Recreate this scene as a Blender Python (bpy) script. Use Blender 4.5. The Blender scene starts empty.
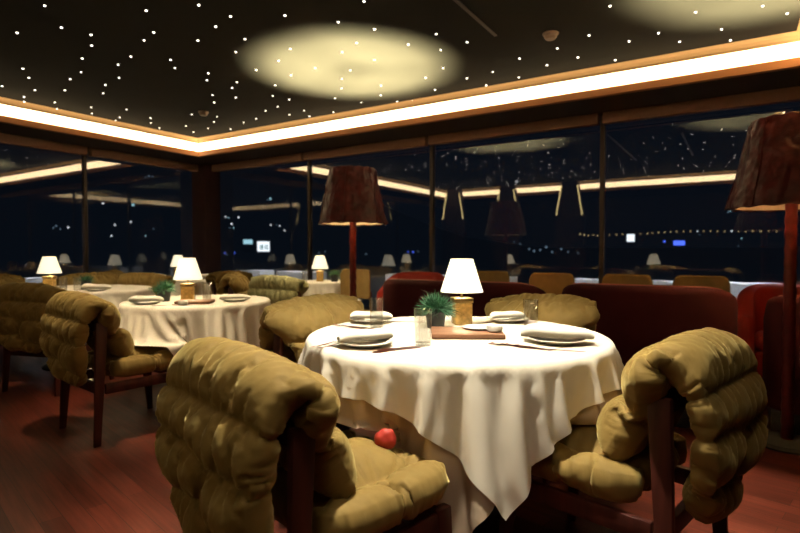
# A dim restaurant dining room at night: puffy velvet chairs around cloth-covered tables,
# leather floor lamps, red sofas, a star-light ceiling with a glowing cove, dark windows.
import bpy, bmesh, math, random
from mathutils import Vector, Matrix, noise

C = bpy.context
S = C.scene
COL = S.collection
R = math.radians
TH = R(32.5)                       # the room is turned 32.5 degrees to the line of sight
CT, ST = math.cos(TH), math.sin(TH)
EYE = 1.13


def W(x, d, z=0.0):
    """plan survey: x metres right of and d metres ahead of the standpoint -> room coordinates"""
    return Vector((CT * x - ST * d, ST * x + CT * d, z))


def heading(fx, fd):
    """z rotation for a thing whose front (+Y) looks along survey direction (fx, fd)"""
    return math.atan2(-fx, fd) + TH


# ------------------------------------------------------------------ materials
def lin(r, g, b):
    f = lambda c: (c / 12.92 if c <= .04045 else ((c + .055) / 1.055) ** 2.4)
    return (f(r / 255), f(g / 255), f(b / 255), 1)


def mat(name, col, rough=.5, metal=0., spec=.5, noise_amt=0., noise_scale=8., bump=0., bump_scale=60.,
        sheen=0., sheen_tint=None, coat=0., bump_d=.0006, stretch=(1, 1, 1)):
    m = bpy.data.materials.new(name)
    m.use_nodes = True
    nt = m.node_tree
    b = nt.nodes['Principled BSDF']
    b.inputs['Base Color'].default_value = col
    b.inputs['Roughness'].default_value = rough
    b.inputs['Metallic'].default_value = metal
    b.inputs['Specular IOR Level'].default_value = spec
    if coat:
        b.inputs['Coat Weight'].default_value = coat
    if sheen:
        b.inputs['Sheen Weight'].default_value = sheen
        b.inputs['Sheen Roughness'].default_value = .4
        b.inputs['Sheen Tint'].default_value = sheen_tint or col
    tc = nt.nodes.new('ShaderNodeTexCoord')
    mp = nt.nodes.new('ShaderNodeMapping')
    mp.inputs['Scale'].default_value = stretch
    nt.links.new(tc.outputs['Object'], mp.inputs['Vector'])
    if noise_amt:
        n = nt.nodes.new('ShaderNodeTexNoise')
        n.inputs['Scale'].default_value = noise_scale
        n.inputs['Detail'].default_value = 5
        nt.links.new(mp.outputs['Vector'], n.inputs['Vector'])
        cr = nt.nodes.new('ShaderNodeValToRGB')
        a = [c * (1 - noise_amt) for c in col[:3]] + [1]
        z = [min(1, c * (1 + noise_amt)) for c in col[:3]] + [1]
        cr.color_ramp.elements[0].position = .3
        cr.color_ramp.elements[1].position = .7
        cr.color_ramp.elements[0].color = a
        cr.color_ramp.elements[1].color = z
        nt.links.new(n.outputs['Fac'], cr.inputs['Fac'])
        nt.links.new(cr.outputs['Color'], b.inputs['Base Color'])
    if bump:
        n2 = nt.nodes.new('ShaderNodeTexNoise')
        n2.inputs['Scale'].default_value = bump_scale
        n2.inputs['Detail'].default_value = 4
        nt.links.new(mp.outputs['Vector'], n2.inputs['Vector'])
        bp = nt.nodes.new('ShaderNodeBump')
        bp.inputs['Strength'].default_value = bump
        bp.inputs['Distance'].default_value = bump_d
        nt.links.new(n2.outputs['Fac'], bp.inputs['Height'])
        nt.links.new(bp.outputs['Normal'], b.inputs['Normal'])
    return m


def creases(m, scale, dist, strength):
    """fine ridged creases of soft pile fabric, added under the existing bump"""
    nt = m.node_tree
    b = nt.nodes['Principled BSDF']
    tc = nt.nodes.new('ShaderNodeTexCoord')
    n = nt.nodes.new('ShaderNodeTexNoise')
    n.noise_type = 'RIDGED_MULTIFRACTAL'
    n.inputs['Scale'].default_value = scale
    n.inputs['Detail'].default_value = 2.5
    n.inputs['Distortion'].default_value = .8
    nt.links.new(tc.outputs['Object'], n.inputs['Vector'])
    bp = nt.nodes.new('ShaderNodeBump')
    bp.inputs['Strength'].default_value = strength
    bp.inputs['Distance'].default_value = dist
    bp.invert = True
    nt.links.new(n.outputs['Fac'], bp.inputs['Height'])
    old = [l.from_node for l in nt.links if l.to_socket == b.inputs['Normal']]
    if old:
        nt.links.new(bp.outputs['Normal'], old[0].inputs['Normal'])
    else:
        nt.links.new(bp.outputs['Normal'], b.inputs['Normal'])


def emit(name, col, strength):
    m = bpy.data.materials.new(name)
    m.use_nodes = True
    nt = m.node_tree
    nt.nodes.clear()
    o = nt.nodes.new('ShaderNodeOutputMaterial')
    e = nt.nodes.new('ShaderNodeEmission')
    e.inputs['Color'].default_value = col
    e.inputs['Strength'].default_value = strength
    nt.links.new(e.outputs[0], o.inputs[0])
    return m


def pane_mat(name, r0=.04, gain=1.0, tint=(1, 1, 1, 1), rough=0.0):
    """a thin sheet of clear glass: mirror-like by Fresnel, clear otherwise"""
    m = bpy.data.materials.new(name)
    m.use_nodes = True
    nt = m.node_tree
    nt.nodes.clear()
    o = nt.nodes.new('ShaderNodeOutputMaterial')
    mx = nt.nodes.new('ShaderNodeMixShader')
    t = nt.nodes.new('ShaderNodeBsdfTransparent')
    t.inputs['Color'].default_value = tint
    g = nt.nodes.new('ShaderNodeBsdfGlossy')
    g.inputs['Roughness'].default_value = rough
    f = nt.nodes.new('ShaderNodeLayerWeight')
    f.inputs['Blend'].default_value = .5
    pw = nt.nodes.new('ShaderNodeMath')
    pw.operation = 'POWER'
    pw.inputs[1].default_value = 5
    nt.links.new(f.outputs['Facing'], pw.inputs[0])
    k = nt.nodes.new('ShaderNodeMath')
    k.operation = 'MULTIPLY_ADD'
    k.use_clamp = True
    k.inputs[1].default_value = gain * (1 - r0)
    k.inputs[2].default_value = r0
    nt.links.new(pw.outputs[0], k.inputs[0])
    nt.links.new(k.outputs[0], mx.inputs[0])
    nt.links.new(t.outputs[0], mx.inputs[1])
    nt.links.new(g.outputs[0], mx.inputs[2])
    nt.links.new(mx.outputs[0], o.inputs[0])
    return m


def floor_mat():
    m = bpy.data.materials.new('parquet')
    m.use_nodes = True
    nt = m.node_tree
    b = nt.nodes['Principled BSDF']
    tc = nt.nodes.new('ShaderNodeTexCoord')
    mp = nt.nodes.new('ShaderNodeMapping')
    mp.inputs['Rotation'].default_value = (0, 0, R(12))
    nt.links.new(tc.outputs['Object'], mp.inputs['Vector'])
    br = nt.nodes.new('ShaderNodeTexBrick')
    br.inputs['Scale'].default_value = 1
    br.inputs['Brick Width'].default_value = 1.1
    br.inputs['Row Height'].default_value = .085
    br.inputs['Mortar Size'].default_value = .0012
    br.inputs['Color1'].default_value = (.095, .019, .011, 1)
    br.inputs['Color2'].default_value = (.19, .042, .024, 1)
    br.inputs['Mortar'].default_value = (.02, .006, .005, 1)
    br.offset = .37
    nt.links.new(mp.outputs['Vector'], br.inputs['Vector'])
    mp2 = nt.nodes.new('ShaderNodeMapping')
    mp2.inputs['Scale'].default_value = (1.2, 22, 1)
    nt.links.new(mp.outputs['Vector'], mp2.inputs['Vector'])
    n = nt.nodes.new('ShaderNodeTexNoise')
    n.inputs['Scale'].default_value = 2.5
    n.inputs['Detail'].default_value = 6
    nt.links.new(mp2.outputs['Vector'], n.inputs['Vector'])
    mx = nt.nodes.new('ShaderNodeMixRGB')
    mx.blend_type = 'MULTIPLY'
    mx.inputs['Fac'].default_value = .75
    cr = nt.nodes.new('ShaderNodeValToRGB')
    cr.color_ramp.elements[0].color = (.35, .35, .35, 1)
    cr.color_ramp.elements[0].position = .3
    cr.color_ramp.elements[1].position = .7
    nt.links.new(n.outputs['Fac'], cr.inputs['Fac'])
    nt.links.new(br.outputs['Color'], mx.inputs['Color1'])
    nt.links.new(cr.outputs['Color'], mx.inputs['Color2'])
    nt.links.new(mx.outputs['Color'], b.inputs['Base Color'])
    b.inputs['Roughness'].default_value = .33
    b.inputs['Specular IOR Level'].default_value = .35
    bp = nt.nodes.new('ShaderNodeBump')
    bp.inputs['Strength'].default_value = .12
    bp.inputs['Distance'].default_value = .002
    nt.links.new(br.outputs['Fac'], bp.inputs['Height'])
    bp.invert = True
    nt.links.new(bp.outputs['Normal'], b.inputs['Normal'])
    return m


M = {}
M['velvet'] = mat('olive_velvet', (.235, .155, .046, 1), .7, spec=.15, noise_amt=.14, noise_scale=7, bump=.25, bump_scale=320,
                  sheen=.7, sheen_tint=(.62, .50, .2, 1))
M['sage'] = mat('sage_velvet', (.32, .30, .15, 1), .7, spec=.15, noise_amt=.14, noise_scale=7, bump=.25, bump_scale=320,
                sheen=.35, sheen_tint=(.55, .55, .3, 1))
M['wood'] = mat('dark_red_wood', (.060, .014, .009, 1), .42, spec=.4, noise_amt=.35, noise_scale=5, stretch=(6, 6, .7))
M['cloth'] = mat('white_linen', (.80, .735, .62, 1), .85, spec=.1, noise_amt=.03, noise_scale=5, bump=.35, bump_scale=500)
M['under'] = mat('beige_linen', (.52, .40, .29, 1), .85, spec=.1, noise_amt=.03, noise_scale=5, bump=.35, bump_scale=500)
M['napkin'] = mat('napkin_linen', (.80, .76, .66, 1), .85, spec=.1, noise_amt=.02)
M['china'] = mat('white_china', (.82, .78, .70, 1), .22, spec=.5)
M['copper'] = mat('copper_metal', (.20, .042, .022, 1), .35, metal=.5)
M['brass'] = mat('brass', (.62, .42, .17, 1), .28, metal=1)
M['amber'] = mat('amber_block', (.60, .36, .11, 1), .22, spec=.6, noise_amt=.3, noise_scale=45, coat=.6)
M['board'] = mat('board_wood', (.27, .125, .065, 1), .5, noise_amt=.3, noise_scale=4, stretch=(1, 12, 1))
M['pot'] = mat('black_pot', (.012, .014, .016, 1), .5)
M['grass'] = mat('grass_green', (.030, .115, .050, 1), .6, noise_amt=.5, noise_scale=20)
M['soil'] = mat('soil', (.03, .02, .012, 1), .95)
M['twig'] = mat('pale_twig', (.25, .17, .11, 1), .7)
M['sofa'] = mat('maroon_fabric', (.052, .008, .010, 1), .8, spec=.12, noise_amt=.12, noise_scale=6, bump=.2, bump_scale=350, sheen=.15)
M['red'] = mat('red_leather', (.42, .035, .022, 1), .5, spec=.4, noise_amt=.1, noise_scale=5, bump=.15, bump_scale=120)
M['piping'] = mat('rim_lit_piping', (.50, .16, .12, 1), .5)  # pale tone stands for light along the sofa's top edge
M['plinth'] = mat('dark_plinth', (.018, .014, .014, 1), .7, noise_amt=.4, noise_scale=40)
M['shade_leather'] = mat('crumpled_leather', (.075, .009, .008, 1), .38, spec=.3, noise_amt=.4, noise_scale=14, bump=.8, bump_scale=28, bump_d=.006)
M['pole_leather'] = mat('pole_leather', (.11, .012, .010, 1), .42, spec=.3, noise_amt=.3, noise_scale=25, bump=.4, bump_scale=60)
M['lining'] = mat('shade_lining', (.55, .40, .30, 1), .8)
M['tan'] = mat('lit_tan_leather', (.50, .27, .075, 1), .55, noise_amt=.15, noise_scale=9)  # tan brightened to stand for light falling on the chair
M['tan_dark'] = mat('olive_tan_fabric', (.28, .18, .055, 1), .7, noise_amt=.15, noise_scale=9)
M['ceil'] = mat('dark_ceiling', (.020, .0185, .017, 1), .9, spec=.05)
M['soffit'] = mat('dark_soffit', (.035, .022, .017, 1), .8, spec=.1)
M['fascia'] = mat('bronze_fascia', (.42, .17, .055, 1), .6, spec=.2)
M['cove_reflector'] = mat('cove_reflector', (.75, .50, .27, 1), .8, spec=.1)
M['valance'] = mat('taupe_valance', (.26, .135, .08, 1), .75, noise_amt=.06, noise_scale=30)
M['dark'] = mat('dark_frame', (.022, .014, .012, 1), .5)
M['mullion'] = mat('bronze_mullion', (.050, .034, .026, 1), .45)
M['column'] = mat('brown_column', (.045, .013, .008, 1), .6, noise_amt=.15)
M['wall'] = mat('dark_wall', (.04, .025, .02, 1), .8)
M['glass'] = pane_mat('window_glass', .105, 1.0)
M['tumbler'] = pane_mat('tumbler_glass', .11, 1.0, (.93, .93, .92, 1))
M['white'] = mat('terrace_white', (.75, .78, .82, 1), .6)
M['plastic'] = mat('cream_plastic', (.30, .21, .15, 1), .5)
M['hill'] = mat('night_land', (.20, .24, .28, 1), 1, spec=0)
M['water'] = mat('night_water', (.20, .24, .28, 1), .9, spec=0)
M['terrace'] = mat('terrace_floor', (.03, .028, .028, 1), .8)
M['band'] = emit('cove_led', (1, .74, .40, 1), 8)
M['star'] = emit('star_led', (1, .93, .82, 1), 7)
M['bulb'] = emit('warm_bulb', (1, .85, .5, 1), 25)
M['strip'] = emit('column_led', (1, .74, .3, 1), 5)


creases(M['velvet'], 9, .010, .55)
creases(M['sage'], 9, .010, .55)
creases(M['shade_leather'], 7, .016, .8)


def shade_mat():
    m = bpy.data.materials.new('lit_shade')
    m.use_nodes = True
    nt = m.node_tree
    b = nt.nodes['Principled BSDF']
    b.inputs['Base Color'].default_value = (.85, .80, .68, 1)
    b.inputs['Roughness'].default_value = .9
    b.inputs['Emission Color'].default_value = (1, .90, .66, 1)
    b.inputs['Emission Strength'].default_value = .85
    return m


M['shade'] = shade_mat()


# ------------------------------------------------------------------ mesh helpers
class MB:
    def __init__(self):
        self.bm = bmesh.new()

    def box(self, c, s, rz=0, bevel=0, seg=2, rx=0, ry=0, taper=1.0):
        r = bmesh.ops.create_cube(self.bm, size=1)
        vs = r['verts']
        mt = Matrix.Translation(Vector(c)) @ Matrix.Rotation(rz, 4, 'Z') @ Matrix.Rotation(ry, 4, 'Y') @ Matrix.Rotation(rx, 4, 'X')
        for v in vs:
            k = taper if v.co.z < 0 else 1
            v.co = Vector((v.co.x * s[0] * k, v.co.y * s[1] * k, v.co.z * s[2]))
        if bevel:
            es = list({e for v in vs for e in v.link_edges})
            rr = bmesh.ops.bevel(self.bm, geom=es, offset=bevel, segments=seg, affect='EDGES', profile=.5)
            vs = list({v for f in rr['faces'] for v in f.verts} | {v for v in vs if v.is_valid})
        for v in vs:
            v.co = mt @ v.co
        return self

    def lathe(self, prof, seg=32, c=(0, 0, 0), wob=None):
        rings = []
        for (r, z) in prof:
            if r < 1e-6:
                rings.append([self.bm.verts.new((c[0], c[1], c[2] + z))])
            else:
                ring = []
                for k in range(seg):
                    a = 2 * math.pi * k / seg
                    rr, zz = (r, z) if wob is None else wob(r, z, a)
                    ring.append(self.bm.verts.new((c[0] + rr * math.cos(a), c[1] + rr * math.sin(a), c[2] + zz)))
                rings.append(ring)
        for a, b in zip(rings, rings[1:]):
            for k in range(seg):
                k2 = (k + 1) % seg
                if len(a) == 1 and len(b) == 1:
                    continue
                if len(a) == 1:
                    self.bm.faces.new((a[0], b[k2], b[k]))
                elif len(b) == 1:
                    self.bm.faces.new((a[k], a[k2], b[0]))
                else:
                    self.bm.faces.new((a[k], a[k2], b[k2], b[k]))
        return self

    def sweep(self, pts, prof_at, closed=False, up=Vector((0, 0, 1)), cap=True):
        """sweep a closed profile [(n, z)...] along pts; n is to the left of travel"""
        rings = []
        n = len(pts)
        for i in range(n):
            a = pts[(i - 1) % n] if (i > 0 or closed) else pts[0]
            b = pts[(i + 1) % n] if (i < n - 1 or closed) else pts[-1]
            t = (b - a).normalized()
            side = up.cross(t).normalized()
            u2 = t.cross(side)
            rings.append([self.bm.verts.new(pts[i] + side * q[0] + u2 * q[1]) for q in prof_at(i / max(1, n - 1))])
        m = len(rings[0])
        for i in range(n if closed else n - 1):
            a, b = rings[i], rings[(i + 1) % n]
            for k in range(m):
                self.bm.faces.new((a[k], a[(k + 1) % m], b[(k + 1) % m], b[k]))
        if cap and not closed:
            self.bm.faces.new(list(reversed(rings[0])))
            self.bm.faces.new(rings[-1])
        return self

    def tube(self, pts, r, seg=8, taper=None):
        pts = [Vector(p) for p in pts]
        ax = (pts[-1] - pts[0]).normalized()
        up = Vector((0, 0, 1)) if abs(ax.z) < .9 else Vector((0, 1, 0))

        def pr(t):
            rr = r if taper is None else r * (1 + (taper - 1) * t)
            return [(rr * math.cos(2 * math.pi * k / seg), rr * math.sin(2 * math.pi * k / seg)) for k in range(seg)]
        return self.sweep(pts, pr, up=up)

    def plank(self, a, b, wx, wy, k=1.0, bevel=.006):
        """a tapered square bar from a to b: wx by wy at a, k times that at b"""
        a, b = Vector(a), Vector(b)
        v = []
        for p, q in ((a, 1), (b, k)):
            for sx, sy in ((-1, -1), (1, -1), (1, 1), (-1, 1)):
                v.append(self.bm.verts.new(p + Vector((sx * wx * q / 2, sy * wy * q / 2, 0))))
        fs = [self.bm.faces.new([v[i] for i in f]) for f in
              ((3, 2, 1, 0), (4, 5, 6, 7), (0, 1, 5, 4), (1, 2, 6, 5), (2, 3, 7, 6), (3, 0, 4, 7))]
        if bevel:
            es = list({e for f in fs for e in f.edges})
            bmesh.ops.bevel(self.bm, geom=es, offset=bevel, segments=2, affect='EDGES', profile=.5)
        return self

    def build(self, name, m, parent=None, loc=None, rz=0, smooth=40):
        bmesh.ops.recalc_face_normals(self.bm, faces=self.bm.faces[:])
        me = bpy.data.meshes.new(name)
        self.bm.to_mesh(me)
        self.bm.free()
        return mobj(name, me, m, parent, loc, rz, smooth)


def mobj(name, me, m, parent=None, loc=None, rz=0, smooth=40):
    me.materials.clear()
    me.materials.append(m)
    if smooth:
        for p in me.polygons:
            p.use_smooth = True
        if smooth < 180:
            me.set_sharp_from_angle(angle=R(smooth))
    o = bpy.data.objects.new(name, me)
    COL.objects.link(o)
    if parent:
        o.parent = parent
    if loc is not None:
        o.location = loc
    o.rotation_euler.z = rz
    return o


def tag(o, label, cat, group=None, kind=None):
    o['label'] = label
    o['category'] = cat
    if group:
        o['group'] = group
    if kind:
        o['kind'] = kind
    return o


def struct(o):
    o['kind'] = 'structure'
    return o


def thing(name, label, cat, loc=(0, 0, 0), rz=0, group=None):
    o = bpy.data.objects.new(name, None)
    o.empty_display_size = .1
    COL.objects.link(o)
    o.location = loc
    o.rotation_euler.z = rz
    return tag(o, label, cat, group)


KIDS = {}


def dup(root, loc, rz, label, group=None, scale=None, swap=None):
    """copy a thing with copies of its parts and sub-parts (shared mesh data)"""
    def cp(o, parent):
        c = o.copy()
        COL.objects.link(c)
        if parent:
            c.parent = parent
        if swap and c.type == 'MESH' and o.data.materials and o.data.materials[0] in swap:
            c.material_slots[0].link = 'OBJECT'
            c.material_slots[0].material = swap[o.data.materials[0]]
        for ch in ALL.get(o.name, []):
            cp(ch, c)
        return c
    ALL = {}
    for ob in list(COL.objects):
        if ob.parent:
            ALL.setdefault(ob.parent.name, []).append(ob)
    r = cp(root, None)
    r.location = loc
    r.rotation_euler = (0, 0, rz)
    if scale:
        r.scale = scale
    r['label'] = label
    if group:
        r['group'] = group
    elif 'group' in r:
        del r['group']
    return r


# ------------------------------------------------------------------ soft goods: quilts and cloths
def path_fn(pts):
    P = [Vector(p) for p in pts]
    dense = []
    for i in range(len(P) - 1):
        p0, p1, p2, p3 = P[max(i - 1, 0)], P[i], P[i + 1], P[min(i + 2, len(P) - 1)]
        for k in range(20):
            t = k / 20
            dense.append(0.5 * ((2 * p1) + (p2 - p0) * t + (2 * p0 - 5 * p1 + 4 * p2 - p3) * t * t
                                + (3 * p1 - p0 - 3 * p2 + p3) * t ** 3))
    dense.append(P[-1])
    L = [0]
    for a, b in zip(dense, dense[1:]):
        L.append(L[-1] + (b - a).length)

    def f(s):
        x = s * L[-1]
        lo, hi = 0, len(L) - 1
        while hi - lo > 1:
            m = (lo + hi) // 2
            if L[m] <= x:
                lo = m
            else:
                hi = m
        return dense[lo].lerp(dense[hi], (x - L[lo]) / max(L[hi] - L[lo], 1e-9))
    return f, L[-1]


def table_fn(tab, s):
    for (a, va), (b, vb) in zip(tab, tab[1:]):
        if s <= b:
            t = (s - a) / (b - a)
            t = t * t * (3 - 2 * t)
            return va + (vb - va) * t
    return tab[-1][1]


def quilt_mesh(mid, nu, ns, seamdist, th=.014, seam_th=.004, seed=0):
    """a two-layer quilt about the surface mid(u, s); returns mesh and stitch weights"""
    rnd = random.Random(seed)
    g = [[mid(-1 + 2 * i / (nu - 1), j / (ns - 1)) for j in range(ns)] for i in range(nu)]
    verts, w, idx = [], [], {}
    for side in (1, -1):
        for i in range(nu):
            for j in range(ns):
                edge = i in (0, nu - 1) or j in (0, ns - 1)
                if edge and side < 0:
                    idx[(side, i, j)] = idx[(1, i, j)]
                    continue
                d = seamdist(-1 + 2 * i / (nu - 1), j / (ns - 1))
                t = 0 if edge else seam_th + (th - seam_th) * min(1, d / .03)
                a = g[min(i + 1, nu - 1)][j] - g[max(i - 1, 0)][j]
                b = g[i][min(j + 1, ns - 1)] - g[i][max(j - 1, 0)]
                n = a.cross(b).normalized()
                p = g[i][j] + n * (side * t + (rnd.random() - .5) * (.003 if d > .012 else 0))
                idx[(side, i, j)] = len(verts)
                verts.append(tuple(p))
                w.append(1.0 if d < .006 else 0.0)
    faces = []
    for i in range(nu - 1):
        for j in range(ns - 1):
            q = [(i, j), (i + 1, j), (i + 1, j + 1), (i, j + 1)]
            faces.append([idx[(1,) + k] for k in q])
            faces.append([idx[(-1,) + k] for k in reversed(q)])
    me = bpy.data.meshes.new('quilt')
    me.from_pydata(verts, [], faces)
    me.update()
    return me, w


def settle(o, frames):
    md = o.modifiers[0]
    md.point_cache.frame_start = 1
    md.point_cache.frame_end = frames
    for f in range(1, frames + 1):
        S.frame_set(f)
    ev = bpy.data.meshes.new_from_object(o.evaluated_get(C.evaluated_depsgraph_get()))
    bpy.data.objects.remove(o)
    S.frame_set(1)
    return ev


def inflate(me, w, pressure=14, shrink=-.2, frames=22, bend=2.0):
    """stuff the quilt: the stitched seams stay, the panels between them swell and gather"""
    o = bpy.data.objects.new('quilt', me)
    COL.objects.link(o)
    vg = o.vertex_groups.new(name='stitch')
    vg.add([i for i, x in enumerate(w) if x > 0], 1.0, 'REPLACE')
    st = o.modifiers.new('c', 'CLOTH').settings
    st.quality = 4
    st.mass = .3
    st.tension_stiffness = st.compression_stiffness = 15
    st.shear_stiffness = 6
    st.bending_stiffness = bend
    st.air_damping = 5
    st.vertex_group_mass = 'stitch'
    st.pin_stiffness = 10
    st.use_pressure = True
    st.uniform_pressure_force = pressure
    st.shrink_min = st.shrink_max = shrink
    st.effector_weights.gravity = 0
    o.modifiers['c'].collision_settings.use_collision = False
    return settle(o, frames)


def drape(r, a, n, rot, top=.75, over=None, seats=(), frames=45, seed=1, bend=.4):
    """a square cloth of half-side a let fall over a round table of radius r (and chair seats)"""
    rnd = random.Random(seed)
    bm = bmesh.new()
    bmesh.ops.create_cone(bm, cap_ends=True, segments=72, radius1=r, radius2=r, depth=.06,
                          matrix=Matrix.Translation((0, 0, top - .03)))
    bmesh.ops.triangulate(bm, faces=bm.faces[:])
    dm = bpy.data.meshes.new('d')
    bm.to_mesh(dm)
    bm.free()
    cs = [bpy.data.objects.new('d', dm)]
    for (x, y, rz) in seats:
        bm = bmesh.new()
        bmesh.ops.create_cube(bm, size=1, matrix=Matrix.Translation((x, y, .27)) @ Matrix.Rotation(rz, 4, 'Z')
                              @ Matrix.Translation((0, -.01, 0)) @ Matrix.Diagonal((.57, .48, .50, 1)))
        bmesh.ops.triangulate(bm, faces=bm.faces[:])
        dm = bpy.data.meshes.new('s')
        bm.to_mesh(dm)
        bm.free()
        cs.append(bpy.data.objects.new('s', dm))
    for c in cs:
        COL.objects.link(c)
    if over:
        cs.append(over)
    for c in cs:
        c.modifiers.new('col', 'COLLISION')
        c.collision.thickness_outer = .006
        c.collision.cloth_friction = 25 if c is cs[0] or c is over else 2
        c.collision.use_culling = False
    vs = []
    ca, sa = math.cos(rot), math.sin(rot)
    for i in range(n):
        for j in range(n):
            x, y = -a + 2 * a * i / (n - 1), -a + 2 * a * j / (n - 1)
            vs.append((x * ca - y * sa, x * sa + y * ca, top + .012 + (.006 if over else 0) + rnd.random() * .0025))
    fs = [(i * n + j, (i + 1) * n + j, (i + 1) * n + j + 1, i * n + j + 1) for i in range(n - 1) for j in range(n - 1)]
    me = bpy.data.meshes.new('cloth')
    me.from_pydata(vs, [], fs)
    me.update()
    o = bpy.data.objects.new('cloth', me)
    COL.objects.link(o)
    m = o.modifiers.new('c', 'CLOTH')
    st = m.settings
    st.quality = 7
    st.mass = .3
    st.tension_stiffness = st.compression_stiffness = 20
    st.shear_stiffness = 8
    st.bending_stiffness = bend
    st.air_damping = 2
    cc = m.collision_settings
    cc.collision_quality = 3
    cc.distance_min = .006
    ev = settle(o, frames)
    for c in cs:
        c.modifiers.clear()
        if c is not over:
            bpy.data.objects.remove(c)
    return ev


def cloth_top(me, r):
    zs = sorted(v.co.z for v in me.vertices if v.co.x ** 2 + v.co.y ** 2 < (r * .8) ** 2)
    return zs[int(len(zs) * .9)] + .0008


# ------------------------------------------------------------------ the room shell
XL, YB = -7.55, 5.82               # glass planes: left wall and back wall
XR, YF = 2.2, -3.0
CX0, CX1, CY0, CY1 = -6.8, .40, -1.30, 5.11   # edge of the raised ceiling
ZC, ZT, ZB, ZS, ZV = 2.80, 2.735, 2.62, 2.546, 2.436     # raised ceiling, bottom of LED band, soffit, valance bottom

f = MB()
f.box(((XL + XR) / 2, (YB + YF) / 2, -.05), (XR - XL + .3, YB - YF + .3, .1))
struct(f.build('floor', floor_mat(), smooth=0))

c = MB()
c.box(((CX0 + CX1) / 2, (CY0 + CY1) / 2, ZC + .05), (CX1 - CX0 + .1, CY1 - CY0 + .1, .1))
struct(c.build('ceiling', M['ceil'], smooth=0))

s = MB()
x0, x1, y0, y1 = XL - .2, XR + .2, YF - .2, YB + .2
for (a, b, cc, d) in ((x0, CX0, y0, y1), (CX1, x1, y0, y1), (CX0, CX1, CY1, y1), (CX0, CX1, y0, CY0)):
    s.box(((a + b) / 2, (cc + d) / 2, (ZS + ZC + .1) / 2), (b - a, d - cc, ZC + .1 - ZS))
struct(s.build('trim_1', M['soffit'], smooth=0))

# sloping bronze lip below the LED band, running round the raised ceiling
fa = MB()
prof = [(0, ZB), (.035, ZS - .004), (-.02, ZS - .004)]
loop = [Vector((CX0, CY0, 0)), Vector((CX1, CY0, 0)), Vector((CX1, CY1, 0)), Vector((CX0, CY1, 0))]
vv = []
for k, (sx, sy) in enumerate(((1, 1), (-1, 1), (-1, -1), (1, -1))):
    vv.append([fa.bm.verts.new((loop[k].x + sx * n, loop[k].y + sy * n, z)) for n, z in prof])
for k in range(4):
    a, b = vv[k], vv[(k + 1) % 4]
    for q in range(3):
        fa.bm.faces.new((a[q], b[q], b[(q + 1) % 3], a[(q + 1) % 3]))
struct(fa.build('trim_2', M['fascia'], smooth=0))
# curved strip added above the LED band so its glow fades into the ceiling
fa = MB()
vv = []
for k, (sx, sy) in enumerate(((1, 1), (-1, 1), (-1, -1), (1, -1))):
    vv.append([fa.bm.verts.new((loop[k].x + sx * n, loop[k].y + sy * n, z))
               for n, z in ((.006, ZT), (.012, ZT + .022), (.032, ZT + .045), (.065, ZC + .002), (-.01, ZC + .002), (-.01, ZT))])
for k in range(4):
    a, b = vv[k], vv[(k + 1) % 4]
    for q in range(6):
        fa.bm.faces.new((a[q], b[q], b[(q + 1) % 6], a[(q + 1) % 6]))
struct(fa.build('trim_50', M['cove_reflector'], smooth=0))

for nm, a, b, lab in (('back', (CX0, CY1), (CX1, CY1), 'long glowing warm cove light along the ceiling edge above the back windows'),
                      ('left', (CX0, CY0), (CX0, CY1), 'glowing warm cove light along the ceiling edge above the left windows'),
                      ('front', (CX0, CY0), (CX1, CY0), 'warm cove light behind the viewer, seen only as a bright streak in the back windows'),
                      ('right', (CX1, CY0), (CX1, CY1), 'warm cove light turning the corner at the right end of the back cove')):
    m_ = MB()
    L_ = Vector((b[0] - a[0], b[1] - a[1], 0)).length
    hor = abs(b[0] - a[0]) > abs(b[1] - a[1])
    ctr = ((a[0] + b[0]) / 2, (a[1] + b[1]) / 2, (ZB + ZT) / 2)
    m_.box(ctr, (L_, .012, ZT - ZB) if hor else (.012, L_, ZT - ZB))
    tag(m_.build('cove_light', M['band'], smooth=0), lab, 'ceiling light', 'cove lights around the raised ceiling')

# blind boxes (valances) above the glass, joints at the mullions
mull_b = [-5.28, -3.25, -1.22, .81]
mull_l = [3.86, 1.90, -.06, -2.02]
edges = [XL + .12] + mull_b + [XR]
tn = 3
for a, b in zip(edges, edges[1:]):
    t_ = MB()
    t_.box(((a + b) / 2, YB - .075, (ZS + ZV) / 2), (b - a - .05, .09, ZS - ZV), bevel=.006)
    struct(t_.build('trim_%d' % tn, M['valance']))
    tn += 1
edges = [YB - .12] + mull_l + [YF]
for a, b in zip(edges, edges[1:]):
    t_ = MB()
    t_.box((XL + .075, (a + b) / 2, (ZS + ZV) / 2), (.09, a - b - .05, ZS - ZV), bevel=.006)
    struct(t_.build('trim_%d' % tn, M['valance']))
    tn += 1

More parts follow.
